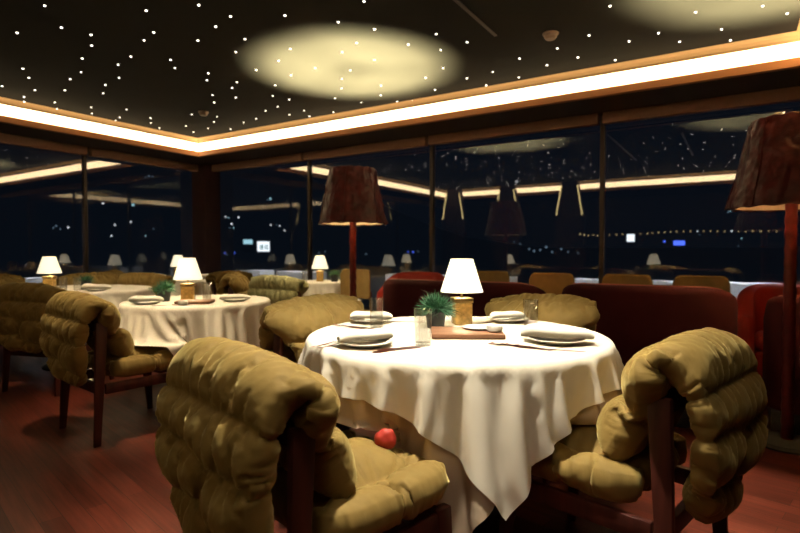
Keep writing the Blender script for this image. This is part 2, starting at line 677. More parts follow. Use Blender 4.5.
# windows: each bay a frame with its pane
wn = 1
edges = [XL] + mull_b + [XR]
for a, b in zip(edges, edges[1:]):
    w_ = MB()
    w_.box((b, YB + .03, ZS / 2), (.045, .06, ZS), bevel=.004)
    w_.box(((a + b) / 2, YB + .03, .06), (b - a - .05, .10, .12))
    w_.box(((a + b) / 2, YB + .03, ZS - .03), (b - a - .05, .10, .06))
    fr = struct(w_.build('window_%d' % wn, M['mullion'], smooth=0))
    p_ = MB()
    p_.box(((a + b) / 2, YB + .03, ZS / 2), (b - a - .05, .004, ZS - .18))
    p_.build('pane', M['glass'], fr, smooth=0)
    wn += 1
edges = [YB] + mull_l + [YF]
for a, b in zip(edges, edges[1:]):
    w_ = MB()
    w_.box((XL - .03, b, ZS / 2), (.06, .045, ZS), bevel=.004)
    w_.box((XL - .03, (a + b) / 2, .06), (.10, a - b - .05, .12))
    w_.box((XL - .03, (a + b) / 2, ZS - .03), (.10, a - b - .05, .06))
    fr = struct(w_.build('window_%d' % wn, M['mullion'], smooth=0))
    p_ = MB()
    p_.box((XL - .03, (a + b) / 2, ZS / 2), (.004, a - b - .05, ZS - .18))
    p_.build('pane', M['glass'], fr, smooth=0)
    wn += 1

# corner column
m_ = MB()
m_.box((XL + .12, YB - .10, ZS / 2), (.34, .30, ZS), bevel=.01)
struct(m_.build('trim_20', M['column']))
# solid walls behind and to the right of the standpoint
m_ = MB()
m_.box(((XL + XR) / 2, YF - .05, ZS / 2), (XR - XL + .2, .1, ZS))
struct(m_.build('wall_front', M['wall'], smooth=0))
m_ = MB()
m_.box((XR + .05, (YB + YF) / 2, ZS / 2), (.1, YB - YF + .2, ZS))
struct(m_.build('wall_right', M['wall'], smooth=0))
# flared columns under the front cove, their edges lit (seen only mirrored in the back windows)
for k, px in enumerate((-6.45, -4.95, -3.40)):
    m_ = MB()
    v = []
    for z, h in ((0, .34), (1.9, .34), (ZC - .003, .17)):
        v.append([m_.bm.verts.new((px + sx * h, CY0 + .16 + sy, z)) for sx, sy in ((-1, -.1), (1, -.1), (1, .1), (-1, .1))])
    for a, b in zip(v, v[1:]):
        for q in range(4):
            m_.bm.faces.new((a[q], a[(q + 1) % 4], b[(q + 1) % 4], b[q]))
    m_.bm.faces.new(v[0])
    m_.bm.faces.new(v[2])
    col_ = struct(m_.build('trim_%d' % (21 + k), M['column'], smooth=0))
    for sx in (-1, 1):
        m2 = MB()
        m2.tube([(px + sx * .30, CY0 + .27, 2.0), (px + sx * .185, CY0 + .27, 2.68)], .012, 6)
        m2.build('edge_light', M['strip'], col_)

# ceiling slots (linear air grilles) along the raised ceiling
for k, (xa, ya, yb) in enumerate(((-1.61, 1.2, 3.9), (-.71, 1.2, 3.25))):
    m_ = MB()
    m_.box((xa, (ya + yb) / 2, ZC - .004), (.022, yb - ya, .012))
    struct(m_.build('trim_%d' % (30 + k), M['mullion'], smooth=0))

# smoke detectors
for (x, d, lab) in ((1.15, 4.12, 'round cream smoke detector on the ceiling right of the larger light pool'),
                    (-2.34, 6.40, 'small cream smoke detector on the ceiling near the room corner')):
    m_ = MB()
    m_.lathe([(0, -.045), (.035, -.045), (.048, -.03), (.048, -.012), (.06, -.008), (.06, .0), (0, 0)], 24)
    tag(m_.build('smoke_detector', M['plastic'], loc=W(x, d, ZC - .001)), lab, 'smoke detector', 'smoke detectors')

# ------------------------------------------------------------------ star lights
z1 = [(155, 28), (206, 95), (68, 111), (297, 117), (299, 150), (269, 190), (264, 232), (230, 253), (213, 288), (84, 221),
      (102, 249), (18, 275), (120, 287), (86, 308), (86, 323), (181, 325), (187, 345), (294, 340), (296, 359), (469, 43),
      (491, 110), (461, 134), (420, 184), (380, 209), (382, 249), (339, 271), (332, 297), (404, 347), (382, 371), (369, 381),
      (478, 373), (479, 388), (505, 404), (543, 194), (556, 219), (607, 362), (588, 398), (611, 417), (628, 135), (632, 26),
      (684, 92), (730, 61), (659, 235), (655, 257), (672, 302), (676, 325), (685, 369), (676, 385), (658, 405), (733, 280),
      (744, 310), (748, 263), (745, 170), (774, 130), (727, 407)]
z2 = [(271, 58), (436, 78), (516, 15), (548, 100), (739, 115), (754, 164), (287, 160), (251, 197), (448, 170), (493, 142),
      (548, 194), (653, 147), (181, 225), (289, 241), (364, 219), (473, 226), (447, 252), (446, 282), (568, 273), (567, 303),
      (707, 249), (761, 219), (736, 286), (240, 272), (232, 305), (283, 316), (247, 338), (209, 351), (283, 363), (329, 350),
      (345, 368), (425, 312), (507, 325), (618, 322), (666, 318), (420, 355), (180, 375), (141, 387), (100, 407)]
z3 = [(208, 140), (371, 190), (288, 231), (208, 251), (268, 272), (369, 248), (456, 210), (488, 159), (552, 186), (586, 119),
      (668, 195), (710, 137), (650, 29), (605, 220)]
z4 = [(288, 48), (174, 112), (240, 138), (369, 100), (397, 134), (495, 29), (571, 52)]
spots = [(x / 3.136, y / 3.136) for x, y in z1] + [(200 + x / 3.136, y / 3.136) for x, y in z2] \
    + [(400 + x / 3.136, y / 3.136) for x, y in z3] + [(600 + x / 3.136, y / 3.136) for x, y in z4]
star_xy = []
for (px, py) in spots:                 # surveyed bearings and elevations, laid out on the ceiling plane
    d = 533 * (ZC - EYE) / (252 - py)
    p = W((px - 400) / 533 * d, d)
    if CX0 + .05 < p.x < CX1 - .05 and CY0 < p.y < CY1 - .05:
        star_xy.append((p.x, p.y))
rnd = random.Random(7)
while len(star_xy) < 235:              # the rest of the ceiling, seen mirrored in the windows
    x, y = rnd.uniform(CX0 + .2, CX1 - .2), rnd.uniform(CY0 + .2, 3.2)
    q = Vector((x, y))
    dep = -ST * x + CT * y
    if dep < 3.45 and min((q - Vector(t)).length for t in star_xy) > .22:
        star_xy.append((x, y))
m_ = MB()
m_.lathe([(0, -.006), (.006, -.005), (.0085, 0), (.0085, .002), (0, .002)], 10)
star0 = tag(m_.build('star_light', M['star'], loc=(star_xy[0][0], star_xy[0][1], ZC)),
            'tiny white point light set in the dark ceiling', 'ceiling light', 'star lights set into the ceiling')
for x, y in star_xy[1:]:
    o = star0.copy()
    o.location = (x, y, ZC)
    COL.objects.link(o)

# ------------------------------------------------------------------ the velvet chair
PATH, PL = path_fn([(-.06, .47), (-.13, .60), (-.185, .73), (-.225, .815), (-.285, .85), (-.345, .815), (-.385, .715),
                    (-.398, .59), (-.380, .47), (-.335, .345)])
WID = [(0, .19), (.10, .20), (.22, .24), (.33, .325), (.42, .315), (.50, .275), (.60, .278), (.72, .272), (.82, .252), (.92, .205), (1, .13)]


def back_mid(u, s):
    p = PATH(s)
    h = table_fn(WID, s)
    y, z = p.x, p.y
    z -= .035 * abs(u) ** 3 * math.exp(-((s - .48) / .12) ** 2)
    z -= .02 * u * math.exp(-((s - .5) / .2) ** 2) * .5
    if s < .47:
        y -= .075 * abs(u) ** 3 * min(1, (.47 - s) / .15)
    return Vector((u * h, y, z))


def seg_dist(p, a, b):
    t = max(0, min(1, (p - a).dot(b - a) / (b - a).length_squared))
    return (p - a - (b - a) * t).length


BS = [((-.5, .20), (.5, .20)), ((-.5, .405), (.5, .405)), ((-.5, .595), (-.02, .60)), ((-.02, .60), (.5, .59)),
      ((-.5, .70), (-.08, .715)), ((-.08, .715), (.05, .74)), ((.05, .74), (.5, .725)),
      ((.05, .74), (.0, .84)), ((.0, .84), (-.5, .885)), ((.0, .84), (.05, .90)), ((.05, .90), (.5, .97))]
BS = [(Vector((a[0], a[1] * PL)), Vector((b[0], b[1] * PL))) for a, b in BS]


def back_seam(u, s):
    p = Vector((u * table_fn(WID, s), s * PL))
    return min(seg_dist(p, a, b) for a, b in BS)


def seat_mid(u, s):
    y = -.2 + s * .455
    return Vector((u * (.275 - .06 * abs(2 * s - 1) ** 6), y, .425 + .012 * s))


SS = [((-.14, -.3), (-.15, .20)), ((.15, -.3), (.14, .20)), ((-.15, .20), (.14, .20)), ((-.15, .20), (-.3, .36)),
      ((.14, .20), (.3, .36)), ((-.3, .03), (-.15, -.01)), ((.3, .05), (.145, .01))]
SS = [(Vector(a), Vector(b)) for a, b in SS]


def seat_seam(u, s):
    p = seat_mid(u, s).xy
    return min(seg_dist(p, a, b) for a, b in SS)


BK = (14, -.15, 22, .2)
SK = (40, -.16, 22, .35)
q, w = quilt_mesh(back_mid, 76, 150, back_seam, .027, .019, seed=3)
BACK_ME = inflate(q, w, *BK)
q, w = quilt_mesh(seat_mid, 66, 60, seat_seam, .034, .024, seed=4)
SEAT_ME = inflate(q, w, *SK)
for me in (BACK_ME, SEAT_ME):
    for v in me.vertices:               # stuffed quilts do not sink below the frame
        if me is SEAT_ME and v.co.z < .362:
            v.co.z = .362 + (v.co.z - .362) * .1

chair0 = thing('lounge_chair', '', 'chair')
mobj('back_cushion', BACK_ME, M['velvet'], chair0, smooth=180)
mobj('seat_cushion', SEAT_ME, M['velvet'], chair0, smooth=180)
for sx in (-1, 1):
    p_ = MB()
    p_.plank((sx * .243, -.275, .72), (sx * .262, -.315, 0), .030, .066, .62)
    p_.build('leg', M['wood'], chair0)
    p_ = MB()
    p_.plank((sx * .243, .215, .365), (sx * .255, .245, 0), .034, .060, .6)
    p_.build('leg', M['wood'], chair0)
    p_ = MB()
    p_.box((sx * .243, -.03, .325), (.026, .46, .062), bevel=.005)
    p_.build('side_rail', M['wood'], chair0)
for y, z, nm in ((-.285, .325, 'rear_rail'), (.215, .325, 'front_rail'), (-.275, .69, 'top_rail')):
    p_ = MB()
    p_.box((0, y, z), (.46, .028, .06), bevel=.005)
    p_.build(nm, M['wood'], chair0)

CG = 'quilted velvet chairs'
chairs = [
    # survey x, d, facing, label, sage?
    (-.200, 1.61, (.72, .69), 'large olive velvet chair in the left foreground, its quilted back towards us', 0),
    (.715, 1.865, (-.70, .71), 'olive velvet chair in the right foreground, seen from its side', 0),
    (-.27, 2.80, (.74, -.67), 'olive velvet chair behind the left rim of the nearest table', 0),
    (.645, 2.87, (-.60, -.78), 'olive velvet chair behind the right rim of the nearest table, before the maroon sofa', 0),
    (-1.76, 3.47, (.63, .78), 'brown olive velvet chair standing clear on the floor at the middle left table', 0),
    (-2.86, 4.52, (.25, .97), 'dark olive velvet chair at the left edge, backing onto us before the lamp table', 0),
    (-1.20, 5.87, (.30, .95), 'sage green velvet chair left of the leather floor lamp', 1),
    (-1.72, 6.48, (.97, .1), 'tan velvet chair behind the sage green chair', 0),
    (-2.45, 7.20, (-.75, .60), 'dark olive velvet chair right of the table in the window corner', 0),
    (-3.02, 6.62, (.02, 1), 'dark olive velvet chair in front of the table in the window corner', 0),
    (-3.62, 7.28, (.95, .15), 'olive velvet chair left of the table in the window corner', 0),
    (-4.30, 5.75, (.85, -.50), 'olive velvet chair far left beyond the lamp table, its back to the left windows', 0),
    (-3.62, 6.15, (.42, -.90), 'olive velvet chair beyond the far left table, directly right of its lamp', 0),
]
seats_at = []
for k, (x, d, fc, lab, sg) in enumerate(chairs):
    seats_at.append((x, d, math.atan2(-fc[0], fc[1])))
    if k == 0:
        chair0.location = W(x, d)
        chair0.rotation_euler.z = heading(*fc)
        chair0['label'] = lab
        chair0['group'] = CG
    else:
        dup(chair0, W(x, d), heading(*fc), lab, CG, swap={M['velvet']: M['sage']} if sg else None)

# ------------------------------------------------------------------ tables and cloths
def dining_table(x, d, r, label):
    t = thing('dining_table', label, 'table', W(x, d), TH, 'round dining tables')
    a = MB()
    a.lathe([(0, .715), (r - .02, .715), (r - .004, .722), (r, .735), (r - .004, .746), (r - .012, .749), (0, .749)], 72)
    a.build('tabletop', M['wood'], t)
    a = MB()
    a.lathe([(0, .03), (.07, .03), (.055, .12), (.045, .4), (.055, .66), (.12, .7145), (0, .7145)], 24)
    a.build('pedestal', M['dark'], t)
    a = MB()
    rr = r * .42
    a.lathe([(0, 0), (rr, 0), (rr, .012), (rr - .01, .02), (.07, .03), (0, .03)], 36)
    a.build('base', M['dark'], t)
    return t


T1 = (.245, 2.33, .625)
T2 = (-1.535, 4.05, .52)
T3 = (-3.235, 5.30, .68)
T4 = (-1.01, 6.60, .40)
T5 = (-3.01, 7.50, .58)
dining_table(*T1, 'nearest round table, largest in the picture, under two layers of linen')
dining_table(*T2, 'round table in the middle left, second nearest, under a cream cloth')
dining_table(*T3, 'round table at the far left edge with a lit lamp, under a cream cloth')
dining_table(*T4, 'small round table just left of the leather floor lamp, under a cream cloth')
dining_table(*T5, 'round table in the window corner by the column, under a cream cloth')


def rel(t, ids):
    return [(seats_at[i][0] - t[0], seats_at[i][1] - t[1], seats_at[i][2]) for i in ids]


u_me = drape(T1[2], .87, 92, R(45 - 8), seats=rel(T1, (0, 1, 2, 3)), seed=2, bend=1.2)
under = tag(mobj('tablecloth', u_me, M['under'], loc=W(T1[0], T1[1]), rz=0, smooth=180),
            'beige linen undercloth hanging almost to the floor below the white cloth of the nearest table', 'tablecloth',
            'linen tablecloths')
under.location = (0, 0, 0)
t_me = drape(T1[2] + .004, .785, 90, R(45 + 6), over=under, seed=5, bend=1.2)
under.location = W(T1[0], T1[1])
under.rotation_euler.z = TH
tag(mobj('tablecloth', t_me, M['cloth'], loc=W(T1[0], T1[1]), rz=TH, smooth=180),
    'bright white linen cloth with a pointed hanging corner on top of the nearest table', 'tablecloth', 'linen tablecloths')
Z1 = cloth_top(t_me, T1[2])
s_me = drape(T2[2], .83, 76, R(45 + 20), seats=rel(T2, (4,)), seed=9)
Z2 = cloth_top(s_me, T2[2])
c2 = tag(mobj('tablecloth', s_me, M['cloth'], loc=W(T2[0], T2[1]), rz=TH, smooth=180),
         'cream linen cloth in deep folds on the middle left table', 'tablecloth', 'linen tablecloths')
for t, rz, lab in ((T3, 200, 'cream linen cloth on the far left table with the lamp'),
                   (T4, 95, 'cream linen cloth on the small table left of the leather floor lamp'),
                   (T5, 150, 'cream linen cloth on the table in the window corner')):
    o = c2.copy()
    COL.objects.link(o)
    o.location = W(t[0], t[1])
    o.rotation_euler.z = TH + R(rz)
    k = (t[2] + .004) / T2[2]
    o.scale = (k, k, 1)
    o['label'] = lab

# ------------------------------------------------------------------ table settings
def table_lamp(x, d, z, label, power):
    t = thing('table_lamp', label, 'table lamp', W(x, d, z), TH + R(8), 'white table lamps')
    a = MB()
    a.box((0, 0, .0535), (.088, .088, .107), bevel=.006)
    a.build('lamp_base', M['amber'], t)['label'] = 'amber glass block'
    a = MB()
    a.box((0, 0, .1195), (.094, .094, .024), bevel=.003)
    a.build('cap', M['brass'], t)['label'] = 'brass cap'
    a = MB()
    a.tube([(0, 0, .13), (0, 0, .215)], .006, 10)
    a.build('stem', M['brass'], t)
    a = MB()
    a.lathe([(.105, .160), (.0545, .322), (.0535, .322), (.104, .160)], 48)
    a.bm.faces.ensure_lookup_table()
    a.build('lamp_shade', M['shade'], t)
    a = MB()
    a.lathe([(0, .215), (.015, .222), (.022, .24), (.015, .262), (0, .27)], 16)
    a.build('bulb', M['bulb'], t)
    li = bpy.data.lights.new('lamp_glow', 'POINT')
    li.energy = power
    li.color = (1, .82, .5)
    li.shadow_soft_size = .03
    lo = bpy.data.objects.new('lamp_glow', li)
    COL.objects.link(lo)
    lo.parent = t
    lo.location = (0, 0, .185)
    return t


table_lamp(.305, 2.63, Z1, 'lit white table lamp on an amber block, largest, on the nearest table', 3.5)
table_lamp(-1.60, 4.02, Z2, 'lit white table lamp on the middle left table beside a green plant', 3)
table_lamp(-3.42, 5.20, Z2, 'lit white table lamp on the far left table', 2.5)
table_lamp(-1.00, 6.66, Z2, 'small lit white table lamp just left of the leather floor lamp', 2.5)
table_lamp(-3.17, 7.62, Z2, 'distant lit white table lamp in the window corner, smallest of all', 2.5)


def grass_plant(x, d, z, label, seed, n=420, twigs=False):
    t = thing('potted_grass', label, 'plant', W(x, d, z), 0, 'potted grass plants')
    a = MB()
    a.lathe([(0, 0), (.040, 0), (.050, .092), (.046, .092), (.044, .080), (0, .080)], 28)
    a.build('pot', M['pot'], t)
    a = MB()
    a.lathe([(0, .0855), (.0445, .081), (.0445, .0795), (0, .0795)], 20)
    a.build('soil', M['soil'], t)
    rn = random.Random(seed)
    a = MB()
    for _ in range(n):
        an = rn.uniform(0, 2 * math.pi)
        el = math.acos(rn.uniform(-.45, 1))
        ln = rn.uniform(.062, .100)
        b0 = Vector((rn.uniform(-.03, .03), rn.uniform(-.03, .03), .084))
        dr = Vector((math.sin(el) * math.cos(an), math.sin(el) * math.sin(an), math.cos(el) + .35)).normalized()
        side = dr.cross(Vector((rn.random() - .5, rn.random() - .5, rn.random() - .5))).normalized()
        bend = Vector((0, 0, -.25 * ln * math.sin(el))) + side * rn.uniform(-.022, .022)
        wd = rn.uniform(.0012, .0024)
        n2 = side.cross(dr)
        pr = None
        for k, (tt, ww) in enumerate(((0, 1), (.45, 1), (.8, .7), (1, .1))):
            p = b0 + dr * ln * tt + bend * tt * tt
            ring = [a.bm.verts.new(p + side * wd * ww), a.bm.verts.new(p - side * wd * ww), a.bm.verts.new(p + n2 * wd * ww * .5)]
            if pr:
                for q_ in range(3):
                    a.bm.faces.new((pr[q_], pr[(q_ + 1) % 3], ring[(q_ + 1) % 3], ring[q_]))
            pr = ring
    a.build('grass', M['grass'], t)
    if twigs:
        for (dx, dz, l2) in ((-.075, .165, .02), (-.085, .13, .03), (.05, .175, -.02)):
            a = MB()
            a.tube([(0, 0, .085), (dx * .5, .0, .13), (dx * .8, l2, dz), (dx * 1.25, l2, dz + .01)], .0012, 5, .4)
            a.build('twig', M['twig'], t)['label'] = 'thin pale twig'
    return t


grass_plant(.168, 2.50, Z1, 'round green grass in a black pot beside the lamp on the nearest table', 1, 1100, True)
grass_plant(-1.76, 3.97, Z2, 'round green grass in a black pot on the middle left table', 2, 600)
grass_plant(-.81, 6.60, Z2, 'small green grass pot beside the lamp left of the leather floor lamp', 3, 200)
grass_plant(-3.08, 5.22, Z2, 'dark green grass pot right of the lamp on the far left table', 4, 200)

# plate and rolled napkin prototypes
m_ = MB()
m_.lathe([(0, .004), (.055, .003), (.058, .0), (.064, .0), (.075, .006), (.104, .017), (.106, .0185), (.104, .0205), (.075, .0105),
          (.060, .007), (0, .007)], 48)
PLATE = m_.build('plate', M['china'])
COL.objects.unlink(PLATE)


def napkin_mesh(seed, ln=.22, rad=.029):
    """a linen napkin rolled loosely, with its tongue spread on the plate"""
    rn = random.Random(seed)
    a = MB()
    rings = []
    NS, NP = 26, 64
    for i in range(NS + 1):
        t = i / NS
        x = (t - .5) * ln
        ring = []
        fat = rad * (1.12 - .30 * t) * (1 + .06 * math.sin(9 * t + seed)) * (1 - .5 * abs(2 * t - 1) ** 7)
        for k in range(NP + 1):
            q_ = k / NP
            if q_ < .8:
                an = 2 * math.pi * 2.1 * (q_ / .8)
                rr = fat * (.42 + .58 * q_ / .8)
                an2 = an - 2 * math.pi * 2.1 - math.pi / 2
                ring.append(Vector((x + .006 * q_ * math.sin(5 * q_), rr * math.cos(an2), rr * .66 * math.sin(an2) + fat * .66)))
            else:
                e = (q_ - .8) / .2
                ring.append(Vector((x, e * (.062 - .02 * t) + 0, .0015 + .0025 * math.sin(e * 6 + t * 8 + seed) ** 2)))
        rings.append(ring)
    outer = [[a.bm.verts.new(p) for p in r_] for r_ in rings]
    for i in range(NS):
        for k in range(NP):
            a.bm.faces.new((outer[i][k], outer[i][k + 1], outer[i + 1][k + 1], outer[i + 1][k]))
    bmesh.ops.recalc_face_normals(a.bm, faces=a.bm.faces[:])
    bmesh.ops.solidify(a.bm, geom=a.bm.faces[:], thickness=.0022)
    bmesh.ops.recalc_face_normals(a.bm, faces=a.bm.faces[:])
    me = bpy.data.meshes.new('napkin')
    a.bm.to_mesh(me)
    a.bm.free()
    mz = min(v.co.z for v in me.vertices)
    for v in me.vertices:
        v.co.z -= mz
    return me


NAP = [napkin_mesh(k) for k in range(3)]


def setting(x, d, z, ang, plab, nlab, k=0, sc=1.0):
    p = PLATE.copy()
    COL.objects.link(p)
    p.location = W(x, d, z)
    tag(p, plab, 'plate', 'white plates')
    n = mobj('napkin', NAP[k % 3], M['napkin'], loc=W(x, d, z + .0195), rz=TH + ang, smooth=60)
    n.scale = (sc, sc, sc)
    tag(n, nlab, 'napkin', 'rolled linen napkins')


setting(-.13, 2.02, Z1, R(34), 'white plate at the left front of the nearest table',
        'rolled white napkin on the left front plate of the nearest table', 0, 1.05)
setting(-.145, 2.69, Z1, R(6), 'white plate at the left back of the nearest table, by the olive chair',
        'rolled white napkin on the left back plate of the nearest table', 1, .95)
setting(.55, 2.72, Z1, R(24), 'white plate at the right back of the nearest table, past the board',
        'rolled white napkin on the right back plate of the nearest table', 2, .95)
setting(.615, 2.08, Z1, R(-17), 'white plate at the right front of the nearest table',
        'thick rolled white napkin on the right front plate of the nearest table', 0, 1.22)
setting(-1.79, 3.76, Z2, R(12), 'white plate at the left side of the middle left table',
        'rolled napkin on the left plate of the middle left table', 1)
setting(-1.23, 3.97, Z2, R(20), 'white plate at the right side of the middle left table',
        'rolled napkin on the right plate of the middle left table', 2)
setting(-2.86, 5.02, Z2, R(4), 'white plate at the right side of the far left table',
        'rolled napkin on the right plate of the far left table', 0, 1.2)
setting(-3.70, 5.12, Z2, R(-10), 'white plate at the left side of the far left table',
        'rolled napkin on the left plate of the far left table', 1, 1.1)
setting(-3.32, 7.28, Z2, R(5), 'white plate on the left of the corner window table',
        'rolled napkin on the left plate of the corner window table', 2, 1.3)
setting(-2.70, 7.28, Z2, R(8), 'white plate on the right of the corner window table',
        'rolled napkin on the right plate of the corner window table', 0, 1.3)

# tumblers
m_ = MB()
m_.lathe([(0, 0), (.0285, 0), (.0300, .004), (.0345, .138), (.0335, .1385), (.0325, .137), (.0285, .012), (0, .010)], 40)
GL = m_.build('drinking_glass', M['tumbler'])
COL.objects.unlink(GL)
for x, d, z, lab in ((-.112, 2.52, Z1, 'clear drinking glass beside the left back napkin of the nearest table'),
                     (.088, 2.03, Z1, 'clear drinking glass at the front centre of the nearest table, before the board'),
                     (.600, 2.44, Z1, 'clear drinking glass behind the thick right front napkin'),
                     (-1.45, 4.00, Z2, 'clear drinking glass beside the lamp on the middle left table'),
                     (-3.13, 4.95, Z2, 'left clear drinking glass on the far left table'),
                     (-3.03, 5.00, Z2, 'right clear drinking glass on the far left table, by the napkin'),
                     (-1.16, 6.50, Z2, 'clear drinking glass on the small table left of the floor lamp')):
    g = GL.copy()
    COL.objects.link(g)
    g.location = W(x, d, z)
    tag(g, lab, 'glass', 'clear drinking glasses')

# cutlery
def fork_mesh():
    a = MB()
    def strip(pts):
        top = [a.bm.verts.new((x, h, z)) for x, h, z in pts] + [a.bm.verts.new((x, -h, z)) for x, h, z in reversed(pts)]
        a.bm.faces.new(top)
    strip([(-.10, .0045, .004), (-.09, .0065, .0035), (-.03, .0045, .003), (.03, .003, .006), (.045, .008, .0065), (.06, .0115, .005), (.066, .0115, .004)])
    for y in (-.0095, -.0032, .0032, .0095):
        v = [a.bm.verts.new(p) for p in ((.064, y - .0018, .0042), (.095, y - .0013, .0045), (.1, y, .006), (.095, y + .0013, .0045), (.064, y + .0018, .0042))]
        a.bm.faces.new(v)
    bmesh.ops.solidify(a.bm, geom=a.bm.faces[:], thickness=.0022)
    me = bpy.data.meshes.new('fork')
    a.bm.to_mesh(me)
    a.bm.free()
    mz = min(v.co.z for v in me.vertices)
    for v in me.vertices:
        v.co.z -= mz
    return me


def knife_mesh():
    a = MB()
    pts = [(-.11, .005), (-.10, .008), (-.02, .006), (-.01, .004), (0, .007), (.06, .0095), (.09, .008), (.108, .001)]
    low = [(.108, -.001), (.09, -.0035), (0, -.004), (-.01, -.004), (-.02, -.006), (-.10, -.008), (-.11, -.005)]
    a.bm.faces.new([a.bm.verts.new((x, y, .001)) for x, y in pts + low])
    bmesh.ops.solidify(a.bm, geom=a.bm.faces[:], thickness=.0035)
    me = bpy.data.meshes.new('knife')
    a.bm.to_mesh(me)
    a.bm.free()
    mz = min(v.co.z for v in me.vertices)
    for v in me.vertices:
        v.co.z -= mz
    return me


FORK, KNIFE = fork_mesh(), knife_mesh()
for kind, x, d, z, ang, lab in (
        ('fork', -.275, 2.06, Z1, 52, 'outer copper fork left of the left front plate'),
        ('fork', -.245, 2.035, Z1, 50, 'inner copper fork left of the left front plate'),
        ('knife', -.005, 1.935, Z1, 30, 'nearer copper knife right of the left front plate, by the rim'),
        ('knife', .012, 1.975, Z1, 30, 'farther copper knife right of the left front plate, by the glass'),
        ('fork', .425, 2.00, Z1, 143, 'left copper fork before the right front plate'),
        ('fork', .475, 1.975, Z1, 141, 'middle copper fork before the right front plate'),
        ('knife', .565, 1.935, Z1, 157, 'copper knife along the front of the right front plate'),
        ('knife', .675, 2.03, Z1, 163, 'copper knife sticking out beside the thick right front napkin'),
        ('fork', -.245, 2.52, Z1, 143, 'outer copper fork before the left back plate'),
        ('knife', -.205, 2.53, Z1, 143, 'copper knife before the left back plate, beside the glass'),
        ('knife', .020, 2.72, Z1, 170, 'copper knife right of the left back plate, behind the grass pot'),
        ('fork', .462, 2.69, Z1, 30, 'copper fork left of the right back plate, by the lamp'),
        ('knife', .655, 2.60, Z1, 150, 'copper knife right of the right back plate'),
        ('fork', -1.60, 3.64, Z2, 15, 'copper fork at the front of the middle left table'),
        ('knife', -1.42, 3.69, Z2, 12, 'copper knife on the front of the middle left table')):
    o = mobj(kind, FORK if kind == 'fork' else KNIFE, M['copper'], loc=W(x, d, z), rz=TH + R(ang), smooth=30)
    o.scale = (.98, 1.55, 2.0)
    tag(o, lab, kind, 'copper ' + ('forks' if kind == 'fork' else 'knives'))

# serving boards, dish and salt pots
def board(x, d, z, rz, s, lab):
    a = MB()
    a.box((0, 0, .011), (s[0], s[1], .020), bevel=.004)
    return tag(a.build('serving_board', M['board'], loc=W(x, d, z), rz=TH + rz), lab, 'board', 'wooden serving boards')


board(.285, 2.275, Z1, R(-3), (.30, .23), 'flat brown wooden serving board in the centre of the nearest table')
board(-1.47, 3.82, Z2, R(6), (.24, .17), 'brown wooden serving board on the middle left table')
a = MB()
a.lathe([(0, 0), (.05, 0), (.072, .007), (.074, .0085), (.071, .010), (.05, .005), (0, .004)], 40)
dish0 = tag(a.build('small_dish', M['china'], loc=W(.345, 2.325, Z1 + .0212)), 'flat white dish on the central serving board', 'dish')
for x, d, z, lab in ((.395, 2.22, Z1 + .0212, 'round white salt pot on the central serving board'),
                     (-1.50, 3.68, Z2, 'round white salt pot on the middle left table')):
    a = MB()
    a.lathe([(0, 0), (.022, 0), (.031, .006), (.034, .018), (.031, .029), (.027, .031), (.024, .027), (0, .024)], 32)
    tag(a.build('salt_pot', M['china'], loc=W(x, d, z)), lab, 'pot', 'white salt pots')

# the red pouch on the foreground chair seat
a = MB()
bmesh.ops.create_icosphere(a.bm, subdivisions=4, radius=1)
for v in a.bm.verts:
    n_ = noise.noise(v.co * 1.6) * .14
    v.co = Vector((v.co.x * .036 * (1 + n_), v.co.y * .026 * (1 + n_), max(v.co.z, -.6) * .036 * (1 + n_) + .022))
tag(a.build('pouch', M['red'], loc=W(-.045, 1.69, .508), rz=TH), 'small red pouch on the seat of the left foreground chair', 'pouch')

# ------------------------------------------------------------------ floor lamps
def leather_shade_wob(seed, amp):
    def f_(r, z, a):
        q_ = Vector((math.cos(a) * 1.6, math.sin(a) * 1.6, z * 4 + seed))
        k = noise.noise(q_ * 1.3) * amp + abs(noise.noise(q_ * 3.1)) * amp * .9 + abs(noise.noise(q_ * 6.3)) * amp * .5
        return r + k, z + noise.noise(Vector((a * 3, z * 5, seed))) * .004
    return f_


